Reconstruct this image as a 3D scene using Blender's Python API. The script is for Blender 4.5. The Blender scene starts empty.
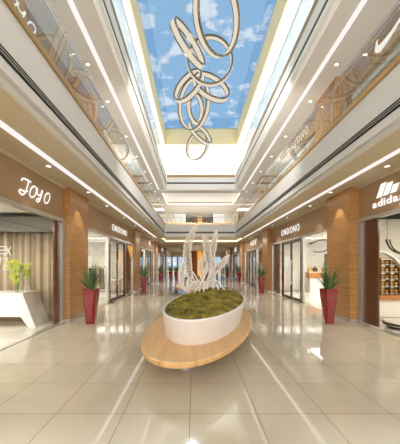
import bpy, bmesh, math, random
from mathutils import Vector, Matrix
random.seed(7)
C = bpy.context.scene.collection
PI = math.pi

def s2l(c): return c/12.92 if c <= .04045 else ((c+.055)/1.055)**2.4
def rgb(r, g, b): return (s2l(r/255), s2l(g/255), s2l(b/255), 1)

# ------------------------------------------------------------------ materials
def mat(name, col, rough=.5, metal=0, spec=.5, emit=None, estr=0, noise=None, coat=0):
    m = bpy.data.materials.new(name); m.use_nodes = True
    nt = m.node_tree; b = nt.nodes['Principled BSDF']
    b.inputs['Base Color'].default_value = col
    b.inputs['Roughness'].default_value = rough
    b.inputs['Metallic'].default_value = metal
    b.inputs['Specular IOR Level'].default_value = spec
    b.inputs['Coat Weight'].default_value = coat
    if emit:
        b.inputs['Emission Color'].default_value = emit
        b.inputs['Emission Strength'].default_value = estr
    if noise:                                                       # (scale xyz, second colour, detail)
        sc, col2, det = noise
        tc = nt.nodes.new('ShaderNodeTexCoord'); mp = nt.nodes.new('ShaderNodeMapping')
        mp.inputs['Scale'].default_value = sc
        n = nt.nodes.new('ShaderNodeTexNoise'); n.inputs['Scale'].default_value = 1; n.inputs['Detail'].default_value = det
        r = nt.nodes.new('ShaderNodeValToRGB')
        r.color_ramp.elements[0].position = .35; r.color_ramp.elements[1].position = .65
        r.color_ramp.elements[0].color = col; r.color_ramp.elements[1].color = col2
        nt.links.new(tc.outputs['Object'], mp.inputs['Vector']); nt.links.new(mp.outputs[0], n.inputs['Vector'])
        nt.links.new(n.outputs['Fac'], r.inputs[0]); nt.links.new(r.outputs[0], b.inputs['Base Color'])
    return m

def emis(name, col, s):
    m = bpy.data.materials.new(name); m.use_nodes = True; nt = m.node_tree
    nt.nodes.clear()
    e = nt.nodes.new('ShaderNodeEmission'); o = nt.nodes.new('ShaderNodeOutputMaterial')
    e.inputs[0].default_value = col; e.inputs[1].default_value = s
    nt.links.new(e.outputs[0], o.inputs[0]); return m

def glass(name, tint=(1, 1, 1, 1), ior=1.5, boost=1.0, rough=0.0, base=0.0):
    m = bpy.data.materials.new(name); m.use_nodes = True; nt = m.node_tree; nt.nodes.clear()
    t = nt.nodes.new('ShaderNodeBsdfTransparent'); t.inputs[0].default_value = tint
    g = nt.nodes.new('ShaderNodeBsdfGlossy'); g.inputs['Roughness'].default_value = rough
    lw = nt.nodes.new('ShaderNodeLayerWeight'); lw.inputs[0].default_value = .5
    f = nt.nodes.new('ShaderNodeMath'); f.operation = 'POWER'; f.inputs[1].default_value = 4.5
    nt.links.new(lw.outputs['Facing'], f.inputs[0]); F0 = ((ior-1)/(ior+1))**2
    k = nt.nodes.new('ShaderNodeMath'); k.operation = 'MULTIPLY_ADD'; k.use_clamp = True
    k.inputs[1].default_value = (1-F0)*boost; k.inputs[2].default_value = F0+base
    x = nt.nodes.new('ShaderNodeMixShader'); o = nt.nodes.new('ShaderNodeOutputMaterial')
    nt.links.new(f.outputs[0], k.inputs[0]); nt.links.new(k.outputs[0], x.inputs[0])
    nt.links.new(t.outputs[0], x.inputs[1]); nt.links.new(g.outputs[0], x.inputs[2]); nt.links.new(x.outputs[0], o.inputs[0])
    return m

def tile_floor():
    m = bpy.data.materials.new('polished_tile'); m.use_nodes = True; nt = m.node_tree
    N = nt.nodes; L = nt.links; b = N['Principled BSDF']
    geo = N.new('ShaderNodeNewGeometry'); sep = N.new('ShaderNodeSeparateXYZ'); L.new(geo.outputs['Position'], sep.inputs[0])
    def math_(op, a, v=None, w=None):
        n = N.new('ShaderNodeMath'); n.operation = op
        for i, q in enumerate((a, v, w)):
            if q is None: continue
            if isinstance(q, (int, float)): n.inputs[i].default_value = q
            else: L.new(q, n.inputs[i])
        return n.outputs[0]
    T = .79
    def edge(s, o):
        u = math_('MULTIPLY_ADD', s, 1/T, -o/T); fr = math_('FRACT', u)
        d = math_('ABSOLUTE', math_('SUBTRACT', fr, .5))
        return math_('GREATER_THAN', d, .5-.0042), math_('FLOOR', u)
    ex, ix = edge(sep.outputs[0], -.051); ey, iy = edge(sep.outputs[1], 3.157)
    g = math_('MAXIMUM', ex, ey)
    cb = N.new('ShaderNodeCombineXYZ'); L.new(ix, cb.inputs[0]); L.new(iy, cb.inputs[1])
    wn = N.new('ShaderNodeTexWhiteNoise'); wn.noise_dimensions = '3D'; L.new(cb.outputs[0], wn.inputs[0])
    r = N.new('ShaderNodeValToRGB'); r.color_ramp.elements[0].color = FLOOR1; r.color_ramp.elements[1].color = FLOOR2
    L.new(wn.outputs[0], r.inputs[0])
    mx = N.new('ShaderNodeMix'); mx.data_type = 'RGBA'; L.new(g, mx.inputs[0]); L.new(r.outputs[0], mx.inputs[6])
    mx.inputs[7].default_value = rgb(120, 100, 72); L.new(mx.outputs[2], b.inputs['Base Color'])
    b.inputs['Roughness'].default_value = .05; b.inputs['Specular IOR Level'].default_value = .55
    return m
FLOOR1 = rgb(182, 171, 150); FLOOR2 = rgb(187, 176, 155)

def wood(name, a, b, axis='Z', seam=None, rough=.35, sc=1.0):
    m = bpy.data.materials.new(name); m.use_nodes = True; nt = m.node_tree; N = nt.nodes; L = nt.links
    p = N['Principled BSDF']; p.inputs['Roughness'].default_value = rough
    tc = N.new('ShaderNodeTexCoord'); mp = N.new('ShaderNodeMapping'); L.new(tc.outputs['Object'], mp.inputs[0])
    mp.inputs['Scale'].default_value = {'Z': (1.5*sc, 1.5*sc, 26*sc), 'X': (26*sc, 1.5*sc, 4*sc), 'V': (26*sc, 26*sc, 1.2*sc)}[axis]
    n = N.new('ShaderNodeTexNoise'); n.inputs['Scale'].default_value = 1.0; n.inputs['Detail'].default_value = 5
    L.new(mp.outputs[0], n.inputs['Vector'])
    r = N.new('ShaderNodeValToRGB'); r.color_ramp.elements[0].position = .3; r.color_ramp.elements[1].position = .7
    r.color_ramp.elements[0].color = a; r.color_ramp.elements[1].color = b; L.new(n.outputs['Fac'], r.inputs[0])
    out = r.outputs[0]
    if seam:
        sp = N.new('ShaderNodeSeparateXYZ'); L.new(tc.outputs['Object'], sp.inputs[0])
        q = N.new('ShaderNodeMath'); q.operation = 'MULTIPLY'; q.inputs[1].default_value = 1/seam[1]; L.new(sp.outputs[seam[0]], q.inputs[0])
        f = N.new('ShaderNodeMath'); f.operation = 'FRACT'; L.new(q.outputs[0], f.inputs[0])
        l = N.new('ShaderNodeMath'); l.operation = 'LESS_THAN'; l.inputs[1].default_value = .012; L.new(f.outputs[0], l.inputs[0])
        mx = N.new('ShaderNodeMix'); mx.data_type = 'RGBA'; L.new(l.outputs[0], mx.inputs[0]); L.new(out, mx.inputs[6])
        mx.inputs[7].default_value = tuple(c*.55 for c in a[:3])+(1,); out = mx.outputs[2]
    L.new(out, p.inputs['Base Color']); return m

M = {}
M['floor'] = tile_floor()
M['ceil_low'] = mat('lower_ceiling_paint', rgb(204, 190, 164), .8)
M['ceil_up'] = mat('upper_ceiling_paint', rgb(200, 194, 184), .8)
M['white'] = mat('white_paint', rgb(238, 236, 230), .6)
M['bulk'] = mat('bulkhead_paint', rgb(214, 212, 208), .6)
M['cream'] = mat('cream_paint', rgb(232, 214, 168), .7)
M['fascia'] = mat('tan_fascia', rgb(166, 136, 102), .55)
M['shopwall'] = mat('shop_wall', rgb(236, 230, 218), .7)
M['column'] = wood('column_veneer', rgb(160, 114, 64), rgb(190, 141, 86), 'Z', (2, .82), .3)
M['bench'] = wood('bench_oak', rgb(190, 148, 96), rgb(206, 166, 114), 'X', (1, .62), .35, .4)
M['bronze'] = mat('bronze_metal', rgb(176, 140, 84), .3, .55)
M['dbronze'] = mat('dark_bronze', rgb(62, 46, 34), .25, .5)
M['panel'] = wood('brown_panel', rgb(84, 50, 28), rgb(104, 64, 36), 'V', None, .15, .5)
M['steel'] = mat('brushed_steel', rgb(196, 192, 186), .3, .75)
M['chrome'] = mat('chrome', rgb(225, 225, 225), .12, 1)
M['black'] = mat('black_recess', rgb(18, 18, 18), .7)
M['blackm'] = mat('black_metal', rgb(24, 22, 20), .35)
M['glass'] = glass('window_glass', (.97, .98, .97, 1), 1.5, 1.0)
M['rail_glass'] = glass('balustrade_glass', (.93, .94, .92, 1), 1.5, .6, 0, .035)
M['top_glass'] = glass('top_floor_glass', (.86, .92, .96, 1), 1.5, .6, 0, .03)  # blue tint put in for the sky reflected in the panes
M['sky_glass'] = glass('skylight_glass', (.98, .99, 1, 1), 1.0, 0)
M['sky_tint'] = glass('tinted_skylight_glass', (.86, .91, .96, 1), 1.0, 0)
M['strip'] = emis('strip_light', rgb(252, 244, 240), 1.05)
M['cove'] = emis('cove_light', rgb(255, 240, 212), 2.2)
M['lens'] = emis('downlight_lens', rgb(255, 248, 235), 3)
M['letter'] = emis('lit_letter', rgb(255, 252, 245), 1.15)
M['lit_white'] = emis('lit_window', rgb(255, 250, 240), 1.1)
M['pot'] = mat('red_lacquer', rgb(122, 20, 26), .18, 0, .5, coat=.4)
M['leaf'] = mat('agave_leaf', rgb(52, 84, 44), .4, noise=((3, 3, 5), rgb(108, 132, 84), 2))
M['leaf_pale'] = mat('pale_leaf', rgb(190, 190, 140), .5)
M['soil'] = mat('soil', rgb(60, 44, 30), .9)
M['moss'] = mat('moss', rgb(70, 66, 20), .9, noise=((3.2, 3.2, 3.2), rgb(164, 146, 62), 6))
M['bowl'] = mat('white_lacquer_bowl', rgb(218, 212, 208), .25)
M['sculpt'] = mat('white_lattice', rgb(228, 218, 208), .4)
M['ringedge'] = mat('ring_bronze', rgb(126, 112, 92), .25, .7)
M['ringlit'] = emis('ring_light', rgb(236, 226, 206), .95)
M['curtain'] = mat('curtain', rgb(166, 134, 100), .6, noise=((5.5, .01, .05), rgb(240, 226, 202), 2))
M['desk'] = mat('white_desk', rgb(244, 242, 238), .3)
M['marble'] = mat('shop_marble', rgb(228, 222, 208), .15)
M['petal'] = mat('yellow_green_petal', rgb(178, 190, 62), .5)
M['stem'] = mat('green_stem', rgb(110, 150, 50), .5)
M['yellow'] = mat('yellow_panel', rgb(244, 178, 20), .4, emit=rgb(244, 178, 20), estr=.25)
M['core'] = wood('core_veneer', rgb(120, 62, 26), rgb(150, 84, 40), 'V', None, .35, .3)
M['sand'] = mat('sand', rgb(224, 200, 150), .9)
M['sea'] = mat('sea', rgb(90, 140, 170), .2)
M['gold'] = mat('gold_item', rgb(224, 182, 100), .35, .1, noise=((6, 6, 6), rgb(120, 76, 34), 1))
M['amber'] = mat('amber_back', rgb(150, 100, 44), .5, emit=rgb(200, 140, 60), estr=.25)  # own glow put in for the amber light on the shelves
M['cabinet'] = mat('dark_cabinet', rgb(74, 48, 28), .4)
M['shelfwood'] = wood('orange_wood', rgb(168, 104, 46), rgb(196, 132, 66), 'Z', None, .35, .4)
M['grey'] = mat('grey_panel', rgb(140, 136, 130), .5)
GARM = [mat('garment_cloth', rgb(*c), .8) for c in ((60, 50, 48), (210, 186, 140), (232, 226, 216), (150, 140, 132), (188, 150, 70), (90, 96, 104))]

# ------------------------------------------------------------------ mesh helpers
def bm_new(): return bmesh.new()
def box(bm, x0, x1, y0, y1, z0, z1, bev=0):
    r = bmesh.ops.create_cube(bm, size=1.0)
    for v in r['verts']:
        v.co = Vector((x0+(v.co.x+.5)*(x1-x0), y0+(v.co.y+.5)*(y1-y0), z0+(v.co.z+.5)*(z1-z0)))
    if bev:
        es = list({e for v in r['verts'] for e in v.link_edges})
        bmesh.ops.bevel(bm, geom=es, offset=bev, segments=2, affect='EDGES', profile=.5)
    return bm
def prism(bm, prof, y0, y1, axis='Y'):
    """extrude a closed (a,b) profile; axis Y: a=x b=z, axis X: a=y b=z, axis Z: a=x b=y"""
    def P(a, b, t): return {'Y': (a, t, b), 'X': (t, a, b), 'Z': (a, b, t)}[axis]
    A = [bm.verts.new(P(a, b, y0)) for a, b in prof]; B = [bm.verts.new(P(a, b, y1)) for a, b in prof]
    bm.faces.new(A); bm.faces.new(B[::-1]); n = len(prof)
    for i in range(n): bm.faces.new((A[i], B[i], B[(i+1) % n], A[(i+1) % n]))
    bmesh.ops.recalc_face_normals(bm, faces=bm.faces[:]); return bm
def loft(bm, rings, cap0=True, cap1=True, closed=True):
    R = [[bm.verts.new(p) for p in r] for r in rings]
    for a, b in zip(R, R[1:]):
        n = len(a)
        for i in range(n if closed else n-1): bm.faces.new((a[i], a[(i+1) % n], b[(i+1) % n], b[i]))
    if cap0: bm.faces.new(R[0][::-1])
    if cap1: bm.faces.new(R[-1])
    return R
def tube(bm, pts, rad, n=8, cap=True):
    pts = [Vector(p) for p in pts]; rings = []
    up = None
    for i, p in enumerate(pts):
        d = (pts[min(i+1, len(pts)-1)]-pts[max(i-1, 0)]).normalized()
        if up is None: up = d.orthogonal().normalized()
        up = (up-d*up.dot(d)); up = up.normalized() if up.length > 1e-6 else d.orthogonal().normalized()
        w = d.cross(up); r = rad[i] if isinstance(rad, (list, tuple)) else rad
        rings.append([p+r*(math.cos(2*PI*k/n)*up+math.sin(2*PI*k/n)*w) for k in range(n)])
    loft(bm, rings, cap, cap)
    return bm
def cyl(bm, c, r0, r1, h, n=24): 
    c = Vector(c)
    loft(bm, [[c+Vector((r*math.cos(2*PI*k/n), r*math.sin(2*PI*k/n), z)) for k in range(n)] for r, z in ((r0, 0), (r1, h))])
    return bm
def lathe(bm, c, prof, n=24, cap=True):
    c = Vector(c)
    loft(bm, [[c+Vector((r*math.cos(2*PI*k/n), r*math.sin(2*PI*k/n), z)) for k in range(n)] for r, z in prof], cap, cap)
    return bm
def obj(name, bm, m, parent=None, smooth=False, loc=None):
    me = bpy.data.meshes.new(name)
    if smooth:
        for f in bm.faces: f.smooth = True
    bmesh.ops.recalc_face_normals(bm, faces=bm.faces[:])
    bm.to_mesh(me); bm.free()
    o = bpy.data.objects.new(name, me); C.objects.link(o); me.materials.append(m)
    if parent is not None: o.parent = parent
    if loc: o.location = loc
    return o
def thing(name, label, cat, loc=(0, 0, 0), rz=0, group=None):
    o = bpy.data.objects.new(name, None); C.objects.link(o); o.empty_display_size = .1
    o.location = loc; o.rotation_euler = (0, 0, rz)
    return tag(o, label, cat, group)
def tag(o, label, cat, group=None, kind=None):
    o['label'] = label; o['category'] = cat
    if group: o['group'] = group
    if kind: o['kind'] = kind
    return o
def struct(name, bm, m, parent=None, smooth=False):
    o = obj(name, bm, m, parent, smooth)
    if parent is None: o['kind'] = 'structure'
    return o
def B(*a): return box(bm_new(), *a)
def dup(root, loc, rz=0, label=None, group=None, mirror=False):
    r = root.copy(); C.objects.link(r); r.location = loc; r.rotation_euler = (0, 0, rz)
    if label: r['label'] = label
    if group: r['group'] = group
    for ch in list(root.children):
        c = ch.copy(); C.objects.link(c); c.parent = r
        for g in list(ch.children):
            d = g.copy(); C.objects.link(d); d.parent = c
    return r
ORD = ['first', 'second', 'third', 'fourth', 'fifth', 'sixth', 'seventh', 'eighth', 'ninth', 'tenth', 'eleventh', 'twelfth', 'thirteenth', 'fourteenth', 'fifteenth', 'sixteenth', 'seventeenth', 'eighteenth', 'nineteenth', 'twentieth']

def area(name, loc, rot, sx, sy, power, col=(1, .95, .88)):
    l = bpy.data.lights.new(name, 'AREA'); l.shape = 'RECTANGLE'; l.size = sx; l.size_y = sy; l.energy = power; l.color = col
    o = bpy.data.objects.new(name, l); C.objects.link(o); o.location = loc; o.rotation_euler = rot; return o
def spot(name, loc, power, ang=70, col=(1, .93, .84), rad=.03, blend=.25):
    l = bpy.data.lights.new(name, 'SPOT'); l.energy = power; l.spot_size = math.radians(ang); l.spot_blend = blend
    l.shadow_soft_size = rad; l.color = col
    o = bpy.data.objects.new(name, l); C.objects.link(o); o.location = loc; return o

# ------------------------------------------------------------------ layout numbers
XC = .5
SHOP = (-4.0, 5.05)          # shopfront planes
COLF = (-3.82, 4.77)         # faces of the wood columns
ZL, ZU, Z3, ZS = 4.15, 7.55, 11.05, 12.2
YN = -8.0                    # wall behind
YL, YU, YE = 22.5, 20.4, 48.0  # far end of the lower void, the upper void, the hall
COLS = [-1.0, 8.2, 17.4, 26.6, 35.8]
SIDE = ('left', 'right'); SG = (-1, 1)
def hx(i, h): return XC+SG[i]*h
def bx(bm, xa, xb, *r): return box(bm, min(xa, xb), max(xa, xb), *r)

# ------------------------------------------------------------------ shell
struct('floor', B(-11, 12, YN, YE, -.1, 0), M['floor'])
for i in (0, 1):
    s = SG[i]
    struct('ceiling', bx(bm_new(), SHOP[i]+s*.1, hx(i, 3.1), YN, YL+.2, ZL, ZL+.12), M['ceil_low'])
    # stepped bulkhead edge of the second floor
    prof = [(hx(i, 3.02), ZL), (hx(i, 3.02), ZL+.1), (hx(i, 2.95), ZL+.1), (hx(i, 2.95), ZL+.2), (hx(i, 2.99), ZL+.2), (hx(i, 2.99), 5.2), (hx(i, 3.2), 5.2), (hx(i, 3.2), 4.5), (hx(i, 6), 4.5), (hx(i, 6), ZL+.13), (hx(i, 3.1), ZL+.13), (hx(i, 3.1), ZL)]
    struct('wall_'+SIDE[i], prism(bm_new(), prof, YN, YL+.1), M['bulk'])
    struct('ceiling', bx(bm_new(), hx(i, 6.2), hx(i, 2.72), YN, YU+.2, ZU, ZU+.1), M['ceil_up'])
    prof = [(hx(i, 2.64), ZU), (hx(i, 2.64), ZU+.14), (hx(i, 2.60), ZU+.14), (hx(i, 2.60), ZU+.26), (hx(i, 2.66), ZU+.26), (hx(i, 2.66), 8.5), (hx(i, 2.85), 8.5), (hx(i, 2.85), 8.2), (hx(i, 5.6), 8.2), (hx(i, 5.6), ZU+.12), (hx(i, 2.72), ZU+.12), (hx(i, 2.72), ZU)]
    struct('wall_'+SIDE[i], prism(bm_new(), prof, YN, YU+.05), M['white'])
    struct('wall_'+SIDE[i], bx(bm_new(), hx(i, 5.2), hx(i, 5.3), YN, 27, 8.2, Z3), M['white'])
    struct('ceiling', bx(bm_new(), hx(i, 5.3), hx(i, 2.82), YN, 27, Z3, Z3+.1), M['white'])
    struct('trim_%d' % (1+i), bx(bm_new(), hx(i, 2.76), hx(i, 2.82), -3, 20.56, Z3, ZS+.1), M['cream'])
# far lower ceiling with a square recess, and far upper ceiling with a tray
def holed(name, x0, x1, y0, y1, hx0, hx1, hy0, hy1, z, t, m):
    bm = bm_new()
    for a in ((x0, hx0, y0, y1), (hx1, x1, y0, y1), (hx0, hx1, y0, hy0), (hx0, hx1, hy1, y1)):
        if a[1]-a[0] > .001 and a[3]-a[2] > .001: box(bm, *a, z, z+t)
    struct(name, bm, m)
holed('ceiling', -4.1, 5.15, YL+.2, YE, -2.9, 4.3, 23.4, 27.2, ZL, .3, M['ceil_low'])
struct('ceiling', B(-3.0, 4.4, 23.3, 27.3, ZL+.3, ZL+.4), M['ceil_up'])
holed('ceiling', -6, 7, YU+.2, 40, -2.6, 3.7, 21.4, 25.6, ZU, .3, M['ceil_up'])
struct('ceiling', B(-2.7, 3.8, 21.3, 25.7, ZU+.3, ZU+.4), M['white'])
# ends of the two voids
prof = [(YL, ZL), (YL, ZL+.1), (YL-.08, ZL+.1), (YL-.08, ZL+.2), (YL-.04, ZL+.2), (YL-.04, 5.2), (YL+.2, 5.2), (YL+.2, ZL)]
struct('wall_end', prism(bm_new(), prof, hx(0, 3.0), hx(1, 3.0), 'X'), M['bulk'])
struct('floor', B(-6, 7, YL+.2, 40, 4.46, 4.55), M['marble'])
prof = [(YU, ZU), (YU, ZU+.14), (YU-.04, ZU+.14), (YU-.04, ZU+.26), (YU+.02, ZU+.26), (YU+.02, 8.5), (YU+.2, 8.5), (YU+.2, ZU)]
struct('wall_end', prism(bm_new(), prof, hx(0, 2.66), hx(1, 2.66), 'X'), M['white'])
struct('floor', B(-5, 6, YU+.2, 27, 8.1, 8.2), M['marble'])
struct('wall_end', B(-5, 6, 26.9, 27, 8.2, Z3), M['white'])
holed('ceiling', hx(0, 2.82), hx(1, 2.82), YN, 27, hx(0, 2.82), hx(1, 2.82), -3.06, 20.56, Z3, .1, M['white'])
struct('trim_3', B(hx(0, 2.76), hx(1, 2.76), 20.5, 20.56, Z3, ZS+.1), M['cream'])
struct('trim_4', B(hx(0, 2.76), hx(1, 2.76), -3.06, -3, Z3, ZS+.1), M['cream'])
# the far gallery wall upstairs and the walls behind
struct('wall_end', B(-6, 7, 40, 40.1, 4.5, ZU), M['shopwall'])
struct('wall_back', B(-5.5, 6.5, YN-.1, YN, 0, Z3), M['shopwall'])
# thin pale crease line across the upper ceiling
struct('trim_5', B(-2.7, 3.7, 20.52, 20.6, ZU-.02, ZU+.01), M['white'])

# skylight panes
for k, (y0, y1) in enumerate(((-3, 3), (3, 9), (9, 15), (15, 19.0))):
    w = struct('window_%d' % (k+1), B(hx(0, 2.35), hx(1, 2.35), y0, y1, ZS, ZS+.02), M['sky_glass'])
struct('window_5', B(hx(0, 2.76), hx(1, 2.76), 19.0, 20.5, ZS, ZS+.02), M['sky_tint'])
struct('window_6', B(hx(0, 2.76), hx(0, 2.35), -3, 19.0, ZS, ZS+.02), M['sky_tint'])
struct('window_7', B(hx(1, 2.35), hx(1, 2.76), -3, 19.0, ZS, ZS+.02), M['sky_tint'])

# ------------------------------------------------------------------ wood columns, fascias, partitions
nw = [8]
def win(name_bm, m, frame=None, fm=None):
    w = struct('window_%d' % nw[0], name_bm, m); nw[0] += 1
    if frame: obj('window_frame', frame, fm, w)
    return w
nd = [1]
def door(i, y0, y1, z1, x):
    """double glass door in a dark frame, in the plane x, spanning y0..y1"""
    s = SG[i]; f = .07
    bm = bm_new()
    for a in ((y0, y0+f, 0, z1), (y1-f, y1, 0, z1), (y0+f, y1-f, z1-f, z1)): bx(bm, x-.05, x+.05, a[0], a[1], a[2], a[3])
    d = struct('door_%d' % nd[0], bm, M['dbronze']); nd[0] += 1
    mid = (y0+y1)/2
    for a, b, hy in ((y0+f, mid-.01, mid-.17), (mid+.01, y1-f, mid+.17)):
        bm = bm_new()
        for q in ((a, a+f, .02, z1-f), (b-f, b, .02, z1-f), (a+f, b-f, .02, .14), (a+f, b-f, z1-f-.09, z1-f)): bx(bm, x-.03, x+.03, q[0], q[1], q[2], q[3])
        lf = obj('door_leaf', bm, M['dbronze'], d)
        obj('pane', bx(bm_new(), x-.006, x+.006, a+f, b-f, .14, z1-f-.09), M['glass'], lf)
        bm = bm_new(); hxp = x-s*.09
        tube(bm, [(hxp, hy, .75), (hxp, hy, 2.05)], .022); 
        for z in (.85, 1.95): tube(bm, [(hxp, hy, z), (x-s*.02, hy, z)], .012)
        obj('door_handle', bm, M['steel'], lf)
    return d
for i in (0, 1):
    s = SG[i]; X = SHOP[i]; cx = COLF[i]
    for k, y in enumerate(COLS):
        struct('column', bx(bm_new(), cx, X+s*.35, y, y+1.4, .1, ZL), M['column'])
        struct('baseboard_'+SIDE[i], bx(bm_new(), cx+s*.02, X+s*.35, y+.02, y+1.38, 0, .1), M['steel'])
        struct('wall_'+SIDE[i], bx(bm_new(), X+s*.36, X+s*4.6, y+1.3, y+1.42, 0, ZL), M['shopwall'])
    ends = [(YN, -1.0), (.4, 8.2), (9.6, 17.4), (18.8, 26.6), (28.0, 35.8)] + ([(37.2, YE)] if i else [])
    for k, (a, b) in enumerate(ends):
        struct('wall_'+SIDE[i], bx(bm_new(), X, X+s*.16, a, b, 3.16, ZL), M['fascia'])
        struct('trim_%d' % (10+10*i+k), bx(bm_new(), X-s*.05, X+s*.1, a, b, 3.06, 3.16), M['steel'])
        struct('trim_%d' % (30+10*i+k), bx(bm_new(), X-s*.06, X, a, b, ZL-.07, ZL), M['ceil_low'])
        depth = 5.5 if k < 3 else 3.2
        struct('wall_'+SIDE[i], bx(bm_new(), X+s*depth, X+s*(depth+.1), a-(1.4 if k < 3 else .05), b+(1.4 if k < 2 else .05), 0, 3.5), M['shopwall'])
        struct('ceiling', bx(bm_new(), X+s*.17, X+s*(depth+.1), a-(1.3 if k < 3 else .05), b+(1.3 if k < 2 else .05), 3.4, 3.5), M['white'])
        struct('floor', bx(bm_new(), X+s*.14, X+s*depth, a-.1, b+.1, 0, .012), M['marble'])
        struct('baseboard_'+SIDE[i], bx(bm_new(), X-s*.03, X+s*.14, a, b, 0, .012), M['steel'])
        struct('trim_%d' % (50+10*i+k), bx(bm_new(), X-s*.04, X+s*.06, b-.2, b-.02, .05, 3.06), M['steel'])
        if k == 0: continue
        if k == 1:                                                   # the two shops nearest: one wide pane and an end panel
            pw = .32 if i == 0 else .62
            struct('wall_panel', bx(bm_new(), X+s*.02, X+s*.07, b-.2-pw, b-.2, .05, 3.06), M['panel'])
            win(bx(bm_new(), X+s*.03, X+s*.045, a, b-.2-pw, .05, 3.06), M['glass'])
        else:
            win(bx(bm_new(), X+s*.03, X+s*.045, a, a+2.7, .05, 3.06), M['glass'])
            struct('trim_%d' % (70+10*i+k), bx(bm_new(), X-s*.04, X+s*.06, a+2.7, a+2.92, .05, 3.06), M['steel'])
            door(i, a+2.92, a+5.65, 3.06, X)
            if i: win(bx(bm_new(), X+s*.03, X+s*.045, a+5.65, a+6.35, .05, 3.06), M['glass'])
            else: struct('trim_%d' % (90+k), bx(bm_new(), X-s*.02, X+s*.06, a+5.65, a+5.95, .05, 3.06), M['steel'])
            struct('wall_panel', bx(bm_new(), X+s*.02, X+s*.07, a+(6.35 if i else 5.95), b-.2, .05, 3.06), M['panel'])
# end wall of the hall: glass and wood posts looking out to the beach
struct('wall_end', B(-4.1, 5.15, YE, YE+.15, 3.3, ZL), M['ceil_low'])
for x in (-4.0, -3.0, -.2, 2.2, 4.9):
    struct('column', B(x-.12, x+.12, YE-.1, YE+.1, 0, 3.3), M['core'])
win(B(-4.0, 4.9, YE, YE+.02, .05, 3.3), M['glass'])
win(B(-4.02, -4.0, 37.2, YE, .05, 3.3), M['glass'])
struct('wall_left', B(-4.15, -4.0, 37.2, YE, 3.3, ZL), M['ceil_low'])
struct('ground', B(-200, 200, YE+.16, 130, -.3, -.12), M['sand'])
struct('sea', B(-600, 600, 130, 1500, -.5, -.3), M['sea'])

# ------------------------------------------------------------------ second floor shop line seen through the balustrade
UW = (-3.75, 4.55)
for i in (0, 1):
    s = SG[i]; X = UW[i]
    struct('wall_'+SIDE[i], bx(bm_new(), X, X+s*.15, YN, 40, 6.85, ZU), M['fascia'])
    struct('wall_'+SIDE[i], bx(bm_new(), X+s*1.8, X+s*1.9, YN, 40, 4.5, ZU), M['shopwall'])
    for y in COLS:
        struct('column', bx(bm_new(), X-s*.2, X+s*.3, y, y+1.4, 4.5, ZU), M['column'])
    for k, (a, b) in enumerate([(YN, -1.0), (.4, 8.2), (9.6, 17.4), (18.8, 26.6), (28.0, 35.8)]):
        bm = bm_new()
        for y in (a, (2*a+b)/3, (a+2*b)/3, b-.08): bx(bm, X, X+s*.08, y, y+.08, 4.5, 6.85)
        win(bx(bm_new(), X+s*.03, X+s*.045, a, b, 4.5, 6.85), M['glass'], bm, M['steel'])
# far gallery upstairs: lit windows and a round wood core that runs through both floors
for x0, x1, q in ((-1.75, -.95, -.5), (2.1, 2.9, .5)):
    prof = [(x0+(q if q < 0 else 0), 7.5), (x1+(q if q > 0 else 0), 7.5), (x1, 5.0), (x0, 5.0)]
    win(prism(bm_new(), prof, 29.9, 29.95), M['lit_white'])
struct('wall_end', B(-5.9, -1.0, 30, 30.1, 4.55, ZU), M['shopwall'])
struct('wall_end', B(2.2, 6.9, 30, 30.1, 4.55, ZU), M['shopwall'])
core = thing('lift_core', 'round brown wood-clad core with a yellow stripe at the far end of the hall', 'lift core', (.65, 33, 0))
obj('shaft', cyl(bm_new(), (0, 0, 0), 1.62, 1.62, ZL-.01, 40), M['core'], core, True)
obj('shaft', cyl(bm_new(), (0, 0, 4.56), 1.62, 1.62, ZU-4.57, 40), M['core'], core, True)
for z0, z1 in ((0, ZL), (4.55, ZU)):
    p = obj('stripe', B(-.3, .3, -1.68, -1.5, z0+.02, z1-.02), M['yellow'], core); p['label'] = 'yellow vertical stripe'
obj('collar', lathe(bm_new(), (0, 0, 0), [(1.7, 3.45), (2.1, 3.5), (2.45, 4.12), (2.45, 4.14)], 40), M['white'], core, True)

# ------------------------------------------------------------------ balustrades
def balustrade(axis, at, a, b, z, h, label, side, step=2.6, clip=.87, gm='rail_glass', rh=.11, hm='chrome'):
    """axis 'Y': runs along Y at x=at; axis 'X': runs along X at y=at.  side: where the standoff rail sits"""
    t = thing('glass_balustrade', label, 'balustrade', (0, 0, 0))
    def bb(bm, u0, u1, v0, v1, z0, z1):
        return box(bm, min(v0, v1), max(v0, v1), u0, u1, z0, z1) if axis == 'Y' else box(bm, u0, u1, min(v0, v1), max(v0, v1), z0, z1)
    obj('base_rail', bb(bm_new(), a, b, at-.045, at+.045, z, z+rh), M['bronze'], t)
    n = max(1, round((b-a)/step)); w = (b-a)/n
    for k in range(n):
        obj('glass_panel', bb(bm_new(), a+k*w+.008, a+(k+1)*w-.008, at-.008, at+.008, z+rh, z+h), M[gm], t)
    r = at+side*.07; zr = z+h-.24
    P = lambda u, v, zz: (v, u, zz) if axis == 'Y' else (u, v, zz)
    hr = obj('handrail', tube(bm_new(), [P(a, r, zr), P(b, r, zr)], .014, 8), M[hm], t)
    m = int((b-a)/clip)
    for k in range(m):
        u = a+(k+.5)*(b-a)/m
        obj('bracket', tube(bm_new(), [P(u, at-side*.02, zr), P(u, at-side*.012, zr), P(u, at+side*.012, zr), P(u, r, zr)], [.035, .035, .02, .016], 8), M['chrome'], hr)
    return t
balustrade('Y', hx(0, 3.0), YN, YL, 5.2, 1.1, 'long glass balustrade with bronze base rail on the second floor, left side', 1, 2.54, 1.75)
balustrade('Y', hx(1, 3.0), YN, YL, 5.2, 1.1, 'long glass balustrade with bronze base rail on the second floor, right side', -1, 2.54, 1.75)
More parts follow.
